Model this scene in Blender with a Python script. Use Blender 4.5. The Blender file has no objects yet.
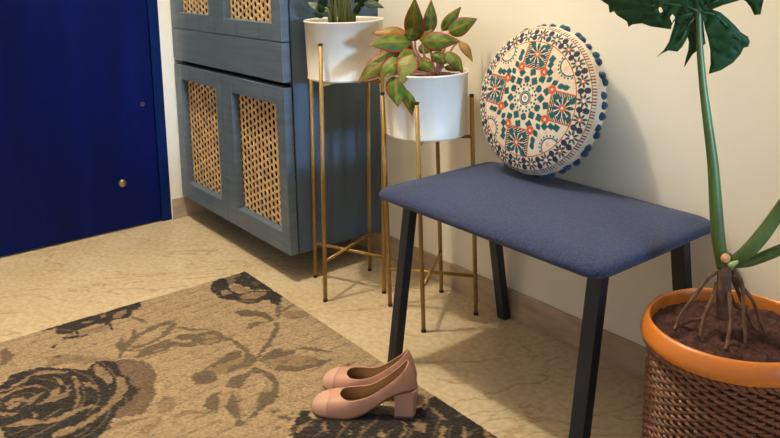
import bpy, bmesh, math, random
import numpy as np
from mathutils import Vector, Matrix, noise as mnoise
from mathutils.geometry import tessellate_polygon

random.seed(7)
SC = bpy.context.scene
COL = SC.collection
PI = math.pi
DATA = {
 'rug': [
  ['T',[768,-849,789,-844,823,-832,845,-816,854,-795,836,-837,798,-853,783,-860]],
  ['T',[905,-949,901,-936,882,-933,879,-918,910,-925,902,-908,856,-880,862,-874,896,-889,881,-860,872,-833,867,-800,870,-776,888,-784,883,-819,897,-860,911,-888,940,-916,962,-941,989,-958,982,-967,954,-951,933,-950]],
  ['T',[951,-937,980,-902,974,-866,974,-831,976,-819,992,-826,989,-866,994,-902,971,-927]],
  ['T',[1009,-935,1001,-910,1012,-880,1009,-833,1025,-839,1025,-885,1021,-928]],
  ['T',[942,-834,916,-809,889,-783,886,-763,919,-782,949,-815,965,-857,966,-900,964,-927,948,-921,953,-881,947,-851]],
  ['T',[895,-902,879,-861,871,-836,864,-796,877,-756,887,-790,889,-813,897,-846,902,-876,931,-908,931,-915]],
  ['T',[913,-778,950,-749,1000,-703,966,-756,928,-783]],
  ['T',[976,-805,967,-782,992,-752,1003,-705,1041,-693,1085,-695,1076,-732,1067,-764,1045,-776,1016,-778,1001,-797]],
  ['M',[1012,-750,1019,-720,1045,-710,1036,-743]],
  ['M',[1045,-754,1054,-721,1076,-702,1069,-736,1061,-758]],
  ['T',[1005,-934,989,-895,978,-855,992,-818,1034,-778,1066,-771,1032,-813,1008,-853,1006,-887,1019,-926]],
  ['T',[1054,-695,1078,-688,1117,-678,1161,-678,1219,-683,1224,-697,1170,-694,1108,-695]],
  ['M',[1194,-815,1181,-775,1195,-718,1194,-688,1228,-688,1249,-710,1245,-744,1237,-781,1221,-801]],
  ['T',[1203,-860,1187,-843,1184,-818,1206,-801,1238,-799,1255,-824,1251,-842,1235,-857]],
  ['T',[1184,-818,1165,-774,1145,-729,1150,-702,1170,-698,1195,-718,1184,-741,1189,-793]],
  ['T',[1178,-698,1193,-680,1235,-688,1240,-712,1236,-746,1225,-768,1207,-752,1211,-719]],
  ['T',[1209,-681,1174,-640,1138,-597,1100,-563,1069,-554,1081,-540,1127,-566,1175,-618,1204,-656,1228,-683]],
  ['T',[947,-602,936,-585,968,-552,1014,-535,1060,-541,1060,-553,1018,-562,985,-594,964,-607]],
  ['T',[1055,-630,1035,-608,1037,-581,1060,-553,1055,-583,1064,-619]],
  ['T',[966,-484,976,-472,1037,-505,1066,-530,1032,-522]],
  ['M',[1036,-513,1037,-471,1061,-446,1096,-441,1101,-479,1076,-509]],
  ['T',[1022,-500,1006,-460,1008,-434,1022,-470,1032,-495]],
  ['T',[1072,-507,1101,-479,1096,-441,1093,-466,1075,-493]],
  ['M',[1246,-681,1247,-636,1267,-593,1307,-563,1330,-561,1349,-573,1339,-611,1315,-649,1292,-668]],
  ['T',[1231,-682,1213,-659,1206,-625,1219,-602,1228,-618,1237,-603,1244,-579,1260,-593,1255,-626,1247,-662,1243,-682]],
  ['T',[1234,-580,1251,-549,1289,-524,1326,-513,1299,-531,1259,-561]],
  ['T',[1260,-682,1292,-668,1277,-652,1297,-645,1315,-629,1329,-598,1339,-577,1316,-569,1337,-549,1340,-523,1356,-568,1348,-616,1330,-651,1304,-675]],
  ['M',[1335,-799,1298,-759,1285,-727,1312,-711,1350,-720,1371,-755,1407,-784,1432,-823,1424,-833,1387,-823]],
  ['B',[1333,-794,1304,-761,1289,-730,1315,-714,1349,-728,1366,-758,1404,-788,1424,-819,1416,-823,1382,-815]],
  ['T',[1279,-798,1261,-780,1262,-746,1255,-705,1267,-699,1308,-690,1355,-698,1398,-722,1420,-747,1431,-783,1446,-813,1444,-829,1426,-803,1401,-778,1369,-757,1372,-732,1351,-711,1332,-710,1294,-707,1276,-729,1294,-757,1318,-782,1310,-792,1295,-803]],
  ['T',[1387,-851,1365,-843,1349,-827,1321,-801,1352,-808,1395,-827,1426,-837,1424,-847,1404,-851]],
  ['T',[1445,-861,1429,-841,1439,-835,1456,-841,1461,-857]],
  ['T',[1332,-884,1307,-864,1297,-839,1300,-820,1317,-837,1353,-851,1378,-869,1357,-881]],
  ['M',[1320,-936,1337,-911,1360,-877,1379,-868,1385,-872,1365,-890,1348,-916,1337,-943]],
  ['T',[1474,-772,1483,-754,1500,-746,1508,-757,1489,-769]],
  ['M',[1445,-787,1437,-762,1468,-765,1458,-780]],
  ['M',[1254,-965,1240,-954,1232,-934,1253,-923,1283,-930,1302,-949,1302,-970,1285,-977]],
  ['M',[1336,-1035,1322,-1020,1318,-998,1305,-980,1325,-982,1339,-998,1357,-1028,1356,-1042]],
  ['M',[1312,-958,1335,-918,1346,-923,1335,-957]],
  ['M',[1269,-1072,1272,-1048,1292,-1003,1301,-1007,1283,-1072]],
  ['T',[737,-1202,740,-1188,776,-1182,810,-1186,831,-1204,826,-1219]],
  ['R',[997,-976,995,-960,1012,-940,1039,-920,1075,-907,1109,-917,1129,-917,1148,-926,1171,-946,1196,-947,1228,-960,1244,-977,1275,-997,1270,-1016,1264,-1045,1249,-1065,1200,-1054,1204,-1034,1179,-999,1141,-991,1090,-990,1038,-987]],
  ['M',[856,-1112,878,-1067,925,-1022,969,-984,990,-962,999,-982,965,-1023,934,-1071,908,-1125]],
  ['T',[1096,-967,1099,-954,1109,-917,1111,-935,1107,-962]],
  ['K',[978,-1327,939,-1286,936,-1251,918,-1225,893,-1206,894,-1180,895,-1153,910,-1130,941,-1105,967,-1073,992,-1047,973,-1031,969,-1010,983,-988,1003,-977,1033,-985,1073,-987,1103,-974,1133,-985,1159,-970,1173,-975,1181,-989,1199,-1003,1213,-1037,1239,-1062,1259,-1071,1280,-1085,1296,-1110,1306,-1136,1307,-1183,1262,-1262,1214,-1322,1137,-1369]],
  ['M',[983,-1028,977,-1018,1009,-1014,1042,-1007,1074,-1010,1098,-1020,1091,-1029,1056,-1032,1025,-1036]],
  ['M',[1076,-999,1083,-990,1106,-987,1136,-990,1154,-998,1179,-1021,1190,-1037,1201,-1059,1214,-1079,1229,-1109,1240,-1137,1238,-1146,1209,-1113,1203,-1086,1190,-1066,1167,-1043,1145,-1025,1112,-1011]],
  ['M',[943,-1194,930,-1178,927,-1156,932,-1124,962,-1099,982,-1088,963,-1116,941,-1143,934,-1168,949,-1187,960,-1205,965,-1247,960,-1275,949,-1273,957,-1225]],
  ['M',[975,-1249,970,-1217,975,-1188,990,-1160,1002,-1158,985,-1190,982,-1220,993,-1252,990,-1276,976,-1274]],
  ['M',[1031,-1250,1010,-1236,1017,-1212,1041,-1198,1035,-1191,1028,-1169,1035,-1163,1053,-1183,1065,-1198,1067,-1204,1048,-1204,1029,-1220,1037,-1237]],
  ['M',[1051,-1249,1033,-1231,1033,-1218,1048,-1219,1058,-1236]],
  ['M',[974,-1124,986,-1117,1017,-1112,1028,-1122,992,-1126]],
  ['M',[1072,-1190,1067,-1161,1038,-1141,1026,-1125,1045,-1124,1064,-1140,1069,-1118,1088,-1118,1089,-1139,1092,-1150,1084,-1168,1082,-1187]],
  ['M',[1004,-1086,1028,-1082,1061,-1089,1104,-1099,1136,-1111,1150,-1122,1143,-1124,1109,-1107,1068,-1096,1033,-1092]],
  ['M',[1038,-1109,1038,-1101,1073,-1114,1073,-1119]],
  ['M',[1039,-1077,1058,-1061,1091,-1052,1094,-1061,1068,-1073]],
  ['M',[1127,-1267,1120,-1249,1129,-1218,1153,-1195,1161,-1172,1156,-1137,1154,-1111,1164,-1083,1176,-1076,1170,-1105,1176,-1132,1183,-1159,1179,-1187,1160,-1211,1147,-1236,1140,-1258]],
  ['M',[1224,-1194,1215,-1172,1217,-1144,1208,-1107,1206,-1082,1219,-1086,1226,-1112,1227,-1137,1242,-1151,1247,-1171,1244,-1194]],
  ['M',[1123,-1212,1104,-1200,1115,-1200,1133,-1209]],
  ['M',[1032,-1289,1075,-1240,1087,-1228,1087,-1242,1050,-1292]],
  ['B',[1100,-1287,1124,-1278,1151,-1277,1179,-1280,1178,-1307]],
  ['K',[695,-1094,690,-1048,689,-1014,687,-972,694,-927,693,-897,682,-868,692,-834,686,-819,693,-800,723,-808,738,-822,734,-837,764,-853,773,-869,764,-884,761,-907,777,-918,808,-919,817,-928,794,-927,765,-932,754,-952,754,-975,758,-999,781,-1008,808,-985,810,-997,793,-1037,780,-1052,766,-1051,777,-1032,764,-1020,749,-1047,751,-1058,721,-1053,703,-1046,704,-1085]],
  ['M',[728,-896,710,-866,722,-851,750,-870,757,-888,750,-900]],
  ['M',[703,-927,699,-911,717,-910,729,-926]],
  ['M',[766,-998,768,-968,771,-939,800,-929,815,-939,802,-978,794,-1006]],
  ['M',[711,-980,724,-954,735,-955,729,-982]],
  ['M',[758,-1049,764,-1023,765,-1009,786,-1015,778,-1033]],
  ['K',[820,-1088,798,-1074,806,-1069,819,-1077,827,-1088]],
  ['R',[699,-517,689,-490,688,-458,715,-469,736,-502,760,-519,752,-529]],
  ['K',[718,-578,697,-557,691,-532,707,-521,745,-528,773,-540,806,-545,837,-534,842,-521,842,-494,866,-474,875,-446,891,-444,934,-436,947,-454,972,-466,978,-488,959,-496,940,-488,926,-496,927,-529,919,-550,897,-565,868,-566,862,-578,838,-593,811,-600,777,-597,751,-593]],
  ['K',[681,-454,683,-432,714,-431,767,-437,804,-440,851,-438,878,-442,864,-462,837,-491,803,-495,771,-506,754,-517,732,-497,713,-490,722,-481,704,-463]],
  ['M',[759,-530,768,-515,797,-503,842,-494,842,-521,812,-538,794,-542]],
  ['M',[854,-548,845,-517,858,-492,880,-466,897,-480,895,-517,882,-541,867,-550]],
  ['M',[781,-575,776,-555,808,-552,822,-553,814,-571,823,-586,808,-586]],
  ['R',[874,-559,896,-533,902,-518,916,-533,898,-555]],
  ['R',[792,-472,785,-452,811,-449,817,-470]],
  ['R',[733,-579,745,-574,758,-586]],
  ['R',[734,-456,731,-446,749,-452,751,-461]],
  ['R',[742,-485,743,-478,757,-483,756,-488]],
  ['K',[1540,-773,1496,-726,1504,-707,1536,-715,1550,-679,1580,-623,1640,-564,1654,-513,1643,-467,1638,-434,1728,-431,1843,-432,1964,-435,2021,-520,1917,-690,1771,-833,1637,-827]],  # dark flower; its outline also takes in a shadow area as pile colour
  ['M',[1544,-768,1540,-737,1541,-718,1548,-727,1560,-766]],
  ['M',[1556,-699,1595,-713,1596,-721,1568,-711]],
  ['M',[1582,-667,1602,-669,1613,-682]],
  ['M',[1615,-672,1636,-672,1636,-684]],
  ['M',[1624,-642,1637,-644,1648,-656]],
  ['M',[1666,-563,1681,-563,1717,-588,1714,-602,1690,-578]],
  ['M',[1687,-546,1707,-531,1732,-553,1717,-562]],
  ['M',[1662,-483,1675,-477,1702,-482,1726,-480,1717,-491,1695,-490]],
  ['M',[1738,-510,1740,-498,1775,-534,1769,-550]],
  ['M',[1762,-472,1766,-467,1809,-500,1802,-508]],
  ['M',[1803,-447,1803,-438,1840,-462,1834,-469]],
  ['M',[1665,-618,1686,-618,1678,-637]],
  ['M',[1617,-755,1667,-726,1716,-713,1676,-747]],
  ['M',[1691,-663,1756,-615,1763,-638,1717,-667]],
 ],
 'agl': [
  [[1.282,-0.184,0.7955],[1.3059,-0.2022,0.9159],0.05,0],
  [[1.2771,-0.1286,0.8098],[1.2745,-0.1163,0.9047],0.0347,1],
  [[1.2932,-0.0946,0.8181],[1.3213,-0.0468,0.8838],0.0292,1],
  [[1.3121,-0.0881,0.8141],[1.3649,-0.027,0.8507],0.0458,1],
  [[1.3171,-0.1892,0.7969],[1.3999,-0.1241,0.7986],0.0458,1],
  [[1.3474,-0.0778,0.791],[1.3847,-0.0653,0.7357],0.0236,2],
  [[1.3383,-0.1189,0.7636],[1.3896,-0.1054,0.7079],0.0347,1],
  [[1.2467,-0.179,0.8096],[1.1885,-0.2614,0.8171],0.0361,2],
  [[1.2823,-0.1989,0.7953],[1.2304,-0.3048,0.7925],0.0514,1],
  [[1.268,-0.2307,0.7668],[1.216,-0.3367,0.689],0.0556,0],
  [[1.3127,-0.2249,0.764],[1.3263,-0.2703,0.69],0.0514,3],
  [[1.2921,-0.2639,0.71],[1.3198,-0.2779,0.6292],0.0514,1],
  [[1.3115,-0.2415,0.7133],[1.3473,-0.2537,0.6073],0.0458,1],
  [[1.3018,-0.207,0.7312],[1.3387,-0.1795,0.7453],0.0306,1],
  [[1.3196,-0.1099,0.7204],[1.3747,-0.0921,0.7125],0.0194,1],
  [[1.2806,-0.1703,0.779],[1.3127,-0.1485,0.7643],0.0278,1],
  [[1.2818,-0.2453,0.7408],[1.2831,-0.2897,0.7082],0.032,3],
  [[1.2789,-0.2029,0.7969],[1.2944,-0.2002,0.839],0.032,1],
  [[1.306,-0.2021,0.7612],[1.2884,-0.253,0.7557],0.0417,1],
  [[1.3127,-0.1485,0.7605],[1.3528,-0.1327,0.7343],0.0333,1],
  [[1.2905,-0.1436,0.7927],[1.3314,-0.1269,0.7653],0.0361,1],
  [[1.3108,-0.1966,0.7498],[1.3522,-0.1792,0.7166],0.0347,1],
  [[1.2868,-0.2395,0.7519],[1.2684,-0.2991,0.704],0.0445,1],
  [[1.2603,-0.1479,0.791],[1.2832,-0.1214,0.825],0.0389,1],
  [[1.263,-0.1754,0.7781],[1.2439,-0.228,0.7966],0.0389,1],
 ],
 'aglstems': [
  [[1.306,-0.1257,0.696],[1.3074,-0.1241,0.7385],[1.3052,-0.1113,0.7756],[1.2932,-0.0946,0.8181]],
  [[1.306,-0.1257,0.696],[1.3158,-0.1296,0.7321],[1.3273,-0.1163,0.7548],[1.3397,-0.1172,0.7635]],
  [[1.297,-0.1361,0.6963],[1.3004,-0.178,0.7471],[1.2909,-0.189,0.7739],[1.282,-0.184,0.7955]],
  [[1.297,-0.1361,0.6963],[1.3088,-0.1835,0.7332],[1.3141,-0.2233,0.7639]],
  [[1.297,-0.1361,0.6963],[1.2977,-0.1811,0.7281],[1.2823,-0.1989,0.7953]],
  [[1.297,-0.1361,0.6963],[1.318,-0.2035,0.7173],[1.3193,-0.2479,0.7111],[1.292,-0.2641,0.7026]],
  [[1.306,-0.1257,0.696],[1.3125,-0.1487,0.7414],[1.2755,-0.1303,0.8059]],
  [[1.306,-0.1257,0.696],[1.3121,-0.1186,0.7152],[1.3196,-0.1099,0.7204]],
  [[1.297,-0.1361,0.6963],[1.2905,-0.1895,0.7397],[1.268,-0.2307,0.7668]],
  [[1.297,-0.1361,0.6963],[1.313,-0.1787,0.7596],[1.3171,-0.1892,0.7969]],
  [[1.306,-0.1257,0.696],[1.3152,-0.0997,0.783],[1.3131,-0.0869,0.8164]],
  [[1.297,-0.1361,0.6963],[1.3284,-0.222,0.7129],[1.3167,-0.2432,0.6991]],
  [[1.306,-0.1257,0.696],[1.3324,-0.0951,0.7685],[1.3474,-0.0778,0.791]],
  [[1.297,-0.1361,0.6963],[1.2677,-0.17,0.7549],[1.2467,-0.179,0.8096]],
 ],
 'tall': [
  [[1.0519,-0.1857,0.895],[1.1088,-0.1556,0.8792],0.0234,4],
  [[1.0406,-0.149,0.8888],[1.068,-0.1444,0.9236],0.0227,4],
  [[0.9849,-0.2838,0.8718],[0.9746,-0.3343,0.9009],0.0227,5],
  [[0.9741,-0.2819,0.856],[0.9814,-0.3245,0.8686],0.0151,4],
  [[0.9557,-0.2734,0.8816],[0.98,-0.2732,0.9395],0.0302,4],
  [[1.0349,-0.1928,0.8796],[1.0526,-0.1847,0.9404],0.034,4],
  [[0.991,-0.2217,0.9106],[0.9945,-0.2165,0.9868],0.034,4],
  [[0.9735,-0.2473,0.9038],[0.9699,-0.2881,0.9665],0.0302,4],
  [[0.9941,-0.1817,0.9008],[1.0418,-0.1472,0.9692],0.0302,4],
  [[1.0444,-0.2144,0.8622],[1.0698,-0.2127,0.897],0.0174,4],
  [[0.9994,-0.298,0.8695],[1,-0.3149,0.9006],0.0189,4],
  [[0.9591,-0.2152,0.8783],[0.9455,-0.2173,0.9482],0.0265,4],
  [[1.0013,-0.2421,0.927],[1.0074,-0.2509,0.984],0.0242,4],
  [[1.0023,-0.2584,0.9278],[1.009,-0.284,0.9777],0.0227,5],
  [[1.0202,-0.2321,0.9269],[1.0413,-0.219,0.9904],0.0242,4],
  [[1.0091,-0.2129,0.922],[1.0396,-0.186,0.9668],0.0227,4],
  [[0.9799,-0.2556,0.9197],[0.9812,-0.2892,0.9553],0.0227,4],
 ],
 'tallstems': [
  [[0.9784,-0.2507,0.8464],[0.9814,-0.2535,0.8948],[0.9799,-0.2556,0.9197]],
  [[0.9938,-0.2495,0.8471],[1.0037,-0.2563,0.8994],[1.0027,-0.2577,0.9278]],
  [[0.9943,-0.2382,0.8463],[1.0014,-0.2419,0.8985],[1.0013,-0.2421,0.927]],
  [[0.9837,-0.2217,0.8447],[0.9818,-0.2174,0.8966],[0.983,-0.2156,0.9255]],
  [[1.0079,-0.2289,0.8463],[1.0191,-0.2337,0.8986],[1.0202,-0.2321,0.9269]],
  [[1.0023,-0.2157,0.8452],[1.0074,-0.2154,0.8953],[1.0091,-0.2129,0.922]],
  [[1.0116,-0.2128,0.8454],[1.0203,-0.2143,0.8937],[1.0226,-0.2108,0.9184]],
  [[1.0252,-0.2036,0.8454],[1.0373,-0.2071,0.8824],[1.0401,-0.203,0.8956]],
  [[1.0094,-0.1947,0.8441],[1.0161,-0.1849,0.8804],[1.0255,-0.1712,0.8934]],
  [[0.9802,-0.2588,0.8471],[0.9822,-0.27,0.8766],[0.9746,-0.2812,0.8827]],
  [[0.983,-0.2653,0.8476],[0.99,-0.2763,0.8716],[0.9849,-0.2838,0.8718]],
  [[0.9767,-0.2426,0.8458],[0.9704,-0.2519,0.879],[0.9602,-0.2668,0.8891]],
  [[1.0148,-0.208,0.8452],[1.028,-0.203,0.8761],[1.0371,-0.1896,0.8833]],
  [[0.9854,-0.2298,0.8453],[0.988,-0.2261,0.8896],[0.991,-0.2217,0.9106]],
 ],
 'mon': {
  'trunk': [[2.222,-0.2537,0.3627],[2.2202,-0.2547,0.3968],[2.2198,-0.2549,0.4309],[2.2201,-0.2547,0.465],[2.2209,-0.2543,0.4839]],
  'pet1': [[2.2174,-0.2561,0.457],[2.212,-0.2589,0.4899],[2.2072,-0.2614,0.5265],[2.2025,-0.2638,0.5815],[2.1969,-0.2667,0.6451],[2.1875,-0.2716,0.7167],[2.1781,-0.2764,0.7878],[2.172,-0.2796,0.8495],[2.1695,-0.2809,0.8845],[2.1679,-0.2818,0.9158]],
  'pet2': [[2.2266,-0.257,0.4714],[2.2428,-0.2542,0.4831],[2.259,-0.2459,0.5024],[2.2737,-0.2326,0.5307],[2.2929,-0.217,0.5755],[2.3171,-0.2045,0.6353],[2.3422,-0.1915,0.7121],[2.3613,-0.1816,0.7893]],
  'pet3': [[2.2301,-0.2495,0.4667],[2.2526,-0.2379,0.4744],[2.2758,-0.2259,0.4895],[2.2984,-0.2142,0.5061],[2.3284,-0.1986,0.5271],[2.3599,-0.1823,0.5533],[2.3957,-0.1638,0.5983]],
  'leaf': [[2.0152,-0.3608,0.9369],[2.02,-0.3583,0.9323],[2.0288,-0.3538,0.9254],[2.0314,-0.3524,0.9117],[2.038,-0.349,0.9149],[2.044,-0.3459,0.9072],[2.0598,-0.3377,0.896],[2.0626,-0.3362,0.8869],[2.0695,-0.3327,0.8916],[2.0847,-0.3248,0.8941],[2.0981,-0.3179,0.8884],[2.1169,-0.3082,0.8856],[2.128,-0.3024,0.8844],[2.1296,-0.3016,0.8947],[2.1267,-0.3031,0.9058],[2.1302,-0.3012,0.9124],[2.134,-0.2993,0.908],[2.1333,-0.2997,0.8947],[2.13,-0.3014,0.8791],[2.1256,-0.3036,0.8611],[2.1179,-0.3077,0.8452],[2.1088,-0.3124,0.8336],[2.1161,-0.3086,0.8406],[2.1253,-0.3038,0.8454],[2.1383,-0.2971,0.8436],[2.1454,-0.2934,0.8527],[2.1505,-0.2907,0.864],[2.1532,-0.2893,0.8707],[2.1549,-0.2884,0.8619],[2.1546,-0.2886,0.8486],[2.1514,-0.2903,0.8329],[2.1489,-0.2916,0.8171],[2.1534,-0.2892,0.8262],[2.1603,-0.2857,0.8399],[2.169,-0.2812,0.849],[2.1743,-0.2784,0.8536],[2.1794,-0.2758,0.8603],[2.1777,-0.2767,0.8713],[2.1757,-0.2777,0.8888],[2.1736,-0.2788,0.9106],[2.1779,-0.2766,0.8888],[2.1827,-0.2741,0.8714],[2.1862,-0.2723,0.8495],[2.187,-0.2719,0.8231],[2.1854,-0.2727,0.8062],[2.2022,-0.264,0.8127],[2.2192,-0.2552,0.8266],[2.2291,-0.2501,0.8422],[2.2328,-0.2481,0.8532],[2.2389,-0.245,0.8555],[2.2409,-0.2439,0.8641],[2.2382,-0.2453,0.8727],[2.2277,-0.2508,0.881],[2.2186,-0.2555,0.8938],[2.2096,-0.2601,0.9044],[2.1989,-0.2657,0.9151],[2.1864,-0.2721,0.9202],[2.2019,-0.2641,0.928],[2.219,-0.2553,0.9344],[2.2284,-0.2504,0.9374],[2.2333,-0.2479,0.934],[2.2398,-0.2445,0.9238],[2.2453,-0.2417,0.9103],[2.2537,-0.2373,0.9112],[2.2561,-0.2361,0.9365],[2.2566,-0.2358,0.9575],[2.2417,-0.2435,0.9626],[2.2111,-0.2594,0.9621],[2.2429,-0.2429,0.9744],[2.244,-0.2424,0.991],[2.2235,-0.253,0.9999],[2.1965,-0.2669,0.9879],[2.2196,-0.255,1.0147],[2.2019,-0.2641,1.032],[2.1817,-0.2746,1.0137],[2.1844,-0.2732,1.0411],[2.1684,-0.2815,1.0489],[2.1527,-0.2896,1.0424],[2.1554,-0.2882,1.0102],[2.1348,-0.2989,1.0409],[2.1096,-0.3119,1.0341],[2.1287,-0.302,0.9979],[2.0801,-0.3272,1.022],[2.0539,-0.3408,1.0042],[2.1036,-0.315,0.9722],[2.0348,-0.3506,0.9889],[2.0215,-0.3575,0.9642],[2.0701,-0.3324,0.9547],[2.0158,-0.3605,0.9483]],
  'hole': [[2.1086,-0.3124,0.919],[2.11,-0.3117,0.9234],[2.1126,-0.3104,0.9247],[2.1152,-0.309,0.9216],[2.1161,-0.3086,0.9163],[2.114,-0.3097,0.9128],[2.1113,-0.311,0.9136]],
  'veins': [[[2.1706,-0.2803,0.9158],[2.1488,-0.2916,0.9257],[2.1158,-0.3087,0.9301],[2.0747,-0.33,0.9188],[2.04,-0.348,0.914]],[[2.1706,-0.2803,0.9158],[2.1568,-0.2875,0.8973],[2.1467,-0.2927,0.8706],[2.1362,-0.2982,0.8525]],[[2.1706,-0.2803,0.9158],[2.192,-0.2693,0.9107],[2.2138,-0.258,0.8851],[2.2281,-0.2505,0.8681]],[[2.1706,-0.2803,0.9158],[2.1694,-0.281,0.9583],[2.1697,-0.2808,1.0055],[2.1705,-0.2804,1.0374]],[[2.1704,-0.2804,0.9236],[2.205,-0.2626,0.9409],[2.239,-0.2449,0.945]],[[2.1699,-0.2807,0.9171],[2.1385,-0.297,0.9059],[2.1279,-0.3025,0.8902]]],
  'roots': [[[2.2138,-0.258,0.4528],[2.1991,-0.272,0.4355],[2.1848,-0.2858,0.4032],[2.1672,-0.3013,0.3658],[2.163,-0.3098,0.3429],[2.164,-0.3157,0.338]],[[2.2101,-0.2599,0.428],[2.2102,-0.2691,0.4111],[2.2074,-0.2797,0.3898],[2.2046,-0.2904,0.3685],[2.2053,-0.2992,0.3519],[2.2084,-0.3068,0.338]],[[2.1995,-0.2654,0.3826],[2.1944,-0.2755,0.3592],[2.178,-0.2915,0.3521],[2.1633,-0.3066,0.338]],[[2.2251,-0.2521,0.4269],[2.238,-0.2657,0.4043],[2.2482,-0.2806,0.3742],[2.2541,-0.2979,0.3437],[2.2589,-0.3156,0.338]],[[2.2329,-0.2481,0.4574],[2.2499,-0.25,0.4347],[2.258,-0.2565,0.3896],[2.2658,-0.2632,0.36],[2.2716,-0.2709,0.338]],[[2.232,-0.2486,0.4418],[2.2493,-0.2369,0.4192],[2.2606,-0.2285,0.4013],[2.2695,-0.2212,0.3674],[2.2783,-0.2139,0.338]],[[2.2287,-0.2502,0.4508],[2.2335,-0.2353,0.4172],[2.245,-0.217,0.3686],[2.25,-0.202,0.338]],[[2.2169,-0.2564,0.4487],[2.2208,-0.2233,0.3855],[2.2209,-0.1922,0.3601],[2.2196,-0.1618,0.338]]],
 },
}

# ------------------------------------------------------------------ helpers
def srgb(r, g, b):
    f = lambda c: c/12.92 if c <= .04045 else ((c+.055)/1.055)**2.4
    return (f(r/255), f(g/255), f(b/255), 1.0)

def mat(name, col, rough=.5, metal=0., noise=0., nscale=30., bump=0., bscale=200., coat=0., spec=.5, sheen=0., attr=None, stretch=None):
    m = bpy.data.materials.new(name); m.use_nodes = True
    nt = m.node_tree; p = nt.nodes['Principled BSDF']
    p.inputs['Roughness'].default_value = rough; p.inputs['Metallic'].default_value = metal
    p.inputs['Coat Weight'].default_value = coat; p.inputs['Coat Roughness'].default_value = .28
    p.inputs['Specular IOR Level'].default_value = spec
    if sheen: p.inputs['Sheen Weight'].default_value = sheen
    tc = nt.nodes.new('ShaderNodeTexCoord'); mp = nt.nodes.new('ShaderNodeMapping')
    nt.links.new(tc.outputs['Object'], mp.inputs['Vector'])
    if stretch: mp.inputs['Scale'].default_value = stretch
    src = None
    if attr:
        a = nt.nodes.new('ShaderNodeVertexColor'); a.layer_name = attr; src = a.outputs['Color']
    if noise:
        n = nt.nodes.new('ShaderNodeTexNoise'); n.inputs['Scale'].default_value = nscale; n.inputs['Detail'].default_value = 6
        nt.links.new(mp.outputs['Vector'], n.inputs['Vector'])
        mr = nt.nodes.new('ShaderNodeMapRange'); mr.inputs['From Min'].default_value = .3; mr.inputs['From Max'].default_value = .7
        mr.inputs['To Min'].default_value = 1-noise; mr.inputs['To Max'].default_value = 1+noise
        nt.links.new(n.outputs['Fac'], mr.inputs['Value'])
        mx = nt.nodes.new('ShaderNodeMix'); mx.data_type = 'RGBA'; mx.blend_type = 'MULTIPLY'; mx.inputs[0].default_value = 1
        if src: nt.links.new(src, mx.inputs[6])
        else: mx.inputs[6].default_value = col
        nt.links.new(mr.outputs['Result'], mx.inputs[7]); src = mx.outputs[2]
    if src: nt.links.new(src, p.inputs['Base Color'])
    else: p.inputs['Base Color'].default_value = col
    if bump:
        n2 = nt.nodes.new('ShaderNodeTexNoise'); n2.inputs['Scale'].default_value = bscale; n2.inputs['Detail'].default_value = 4
        nt.links.new(mp.outputs['Vector'], n2.inputs['Vector'])
        b = nt.nodes.new('ShaderNodeBump'); b.inputs['Strength'].default_value = bump; b.inputs['Distance'].default_value = .004
        nt.links.new(n2.outputs['Fac'], b.inputs['Height']); nt.links.new(b.outputs['Normal'], p.inputs['Normal'])
    return m

def link(o, parent=None):
    COL.objects.link(o)
    if parent: o.parent = parent
    return o

def obj(name, bm, m, parent=None, smooth=True, loc=None):
    """Turn a bmesh into ONE linked mesh object.  With a parent, coordinates are the parent's own."""
    me = bpy.data.meshes.new(name); bm.normal_update(); bm.to_mesh(me); bm.free()
    ms = m if isinstance(m, (list, tuple)) else [m]
    for k in ms: me.materials.append(k)
    if smooth: me.shade_smooth()
    o = bpy.data.objects.new(name, me)
    if loc is not None: o.location = loc
    return link(o, parent)

def flatobj(*a, **k): return obj(*a, smooth=False, **k)

def thing(name, label, cat, loc=(0, 0, 0), rz=0, group=None):
    o = bpy.data.objects.new(name, None); o.empty_display_size = .05
    o.location = loc; o.rotation_euler = (0, 0, rz); COL.objects.link(o)
    return tag(o, label, cat, group)

def tag(o, label, cat, group=None):
    o['label'] = label; o['category'] = cat
    if group: o['group'] = group
    return o

def struct(o): o['kind'] = 'structure'; return o

def box(bm, lo, hi, bev=0., mi=0):
    r = bmesh.ops.create_cube(bm, size=1); vs = r['verts']
    for v in vs: v.co = Vector([lo[i]+(v.co[i]+.5)*(hi[i]-lo[i]) for i in range(3)])
    fs = set(f for v in vs for f in v.link_faces)
    for f in fs: f.material_index = mi
    if bev:
        es = list(set(e for v in vs for e in v.link_edges))
        bmesh.ops.bevel(bm, geom=es, offset=bev, segments=2, affect='EDGES', profile=.5, clamp_overlap=True)
    return bm

def Box(lo, hi, bev=0.): return box(bmesh.new(), lo, hi, bev)

def catmull(pts, n):
    P = [Vector(p) for p in pts]
    if len(P) < 3: return [P[0].lerp(P[-1], i/n) for i in range(n+1)]
    P = [P[0]*2-P[1]]+P+[P[-1]*2-P[-2]]; out = []
    for i in range(1, len(P)-2):
        for k in range(n):
            t = k/n; a, b, c, d = P[i-1:i+3]
            out.append(.5*((2*b)+(c-a)*t+(2*a-5*b+4*c-d)*t*t+(3*b-a-3*c+d)*t**3))
    out.append(P[-2]); return out

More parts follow.
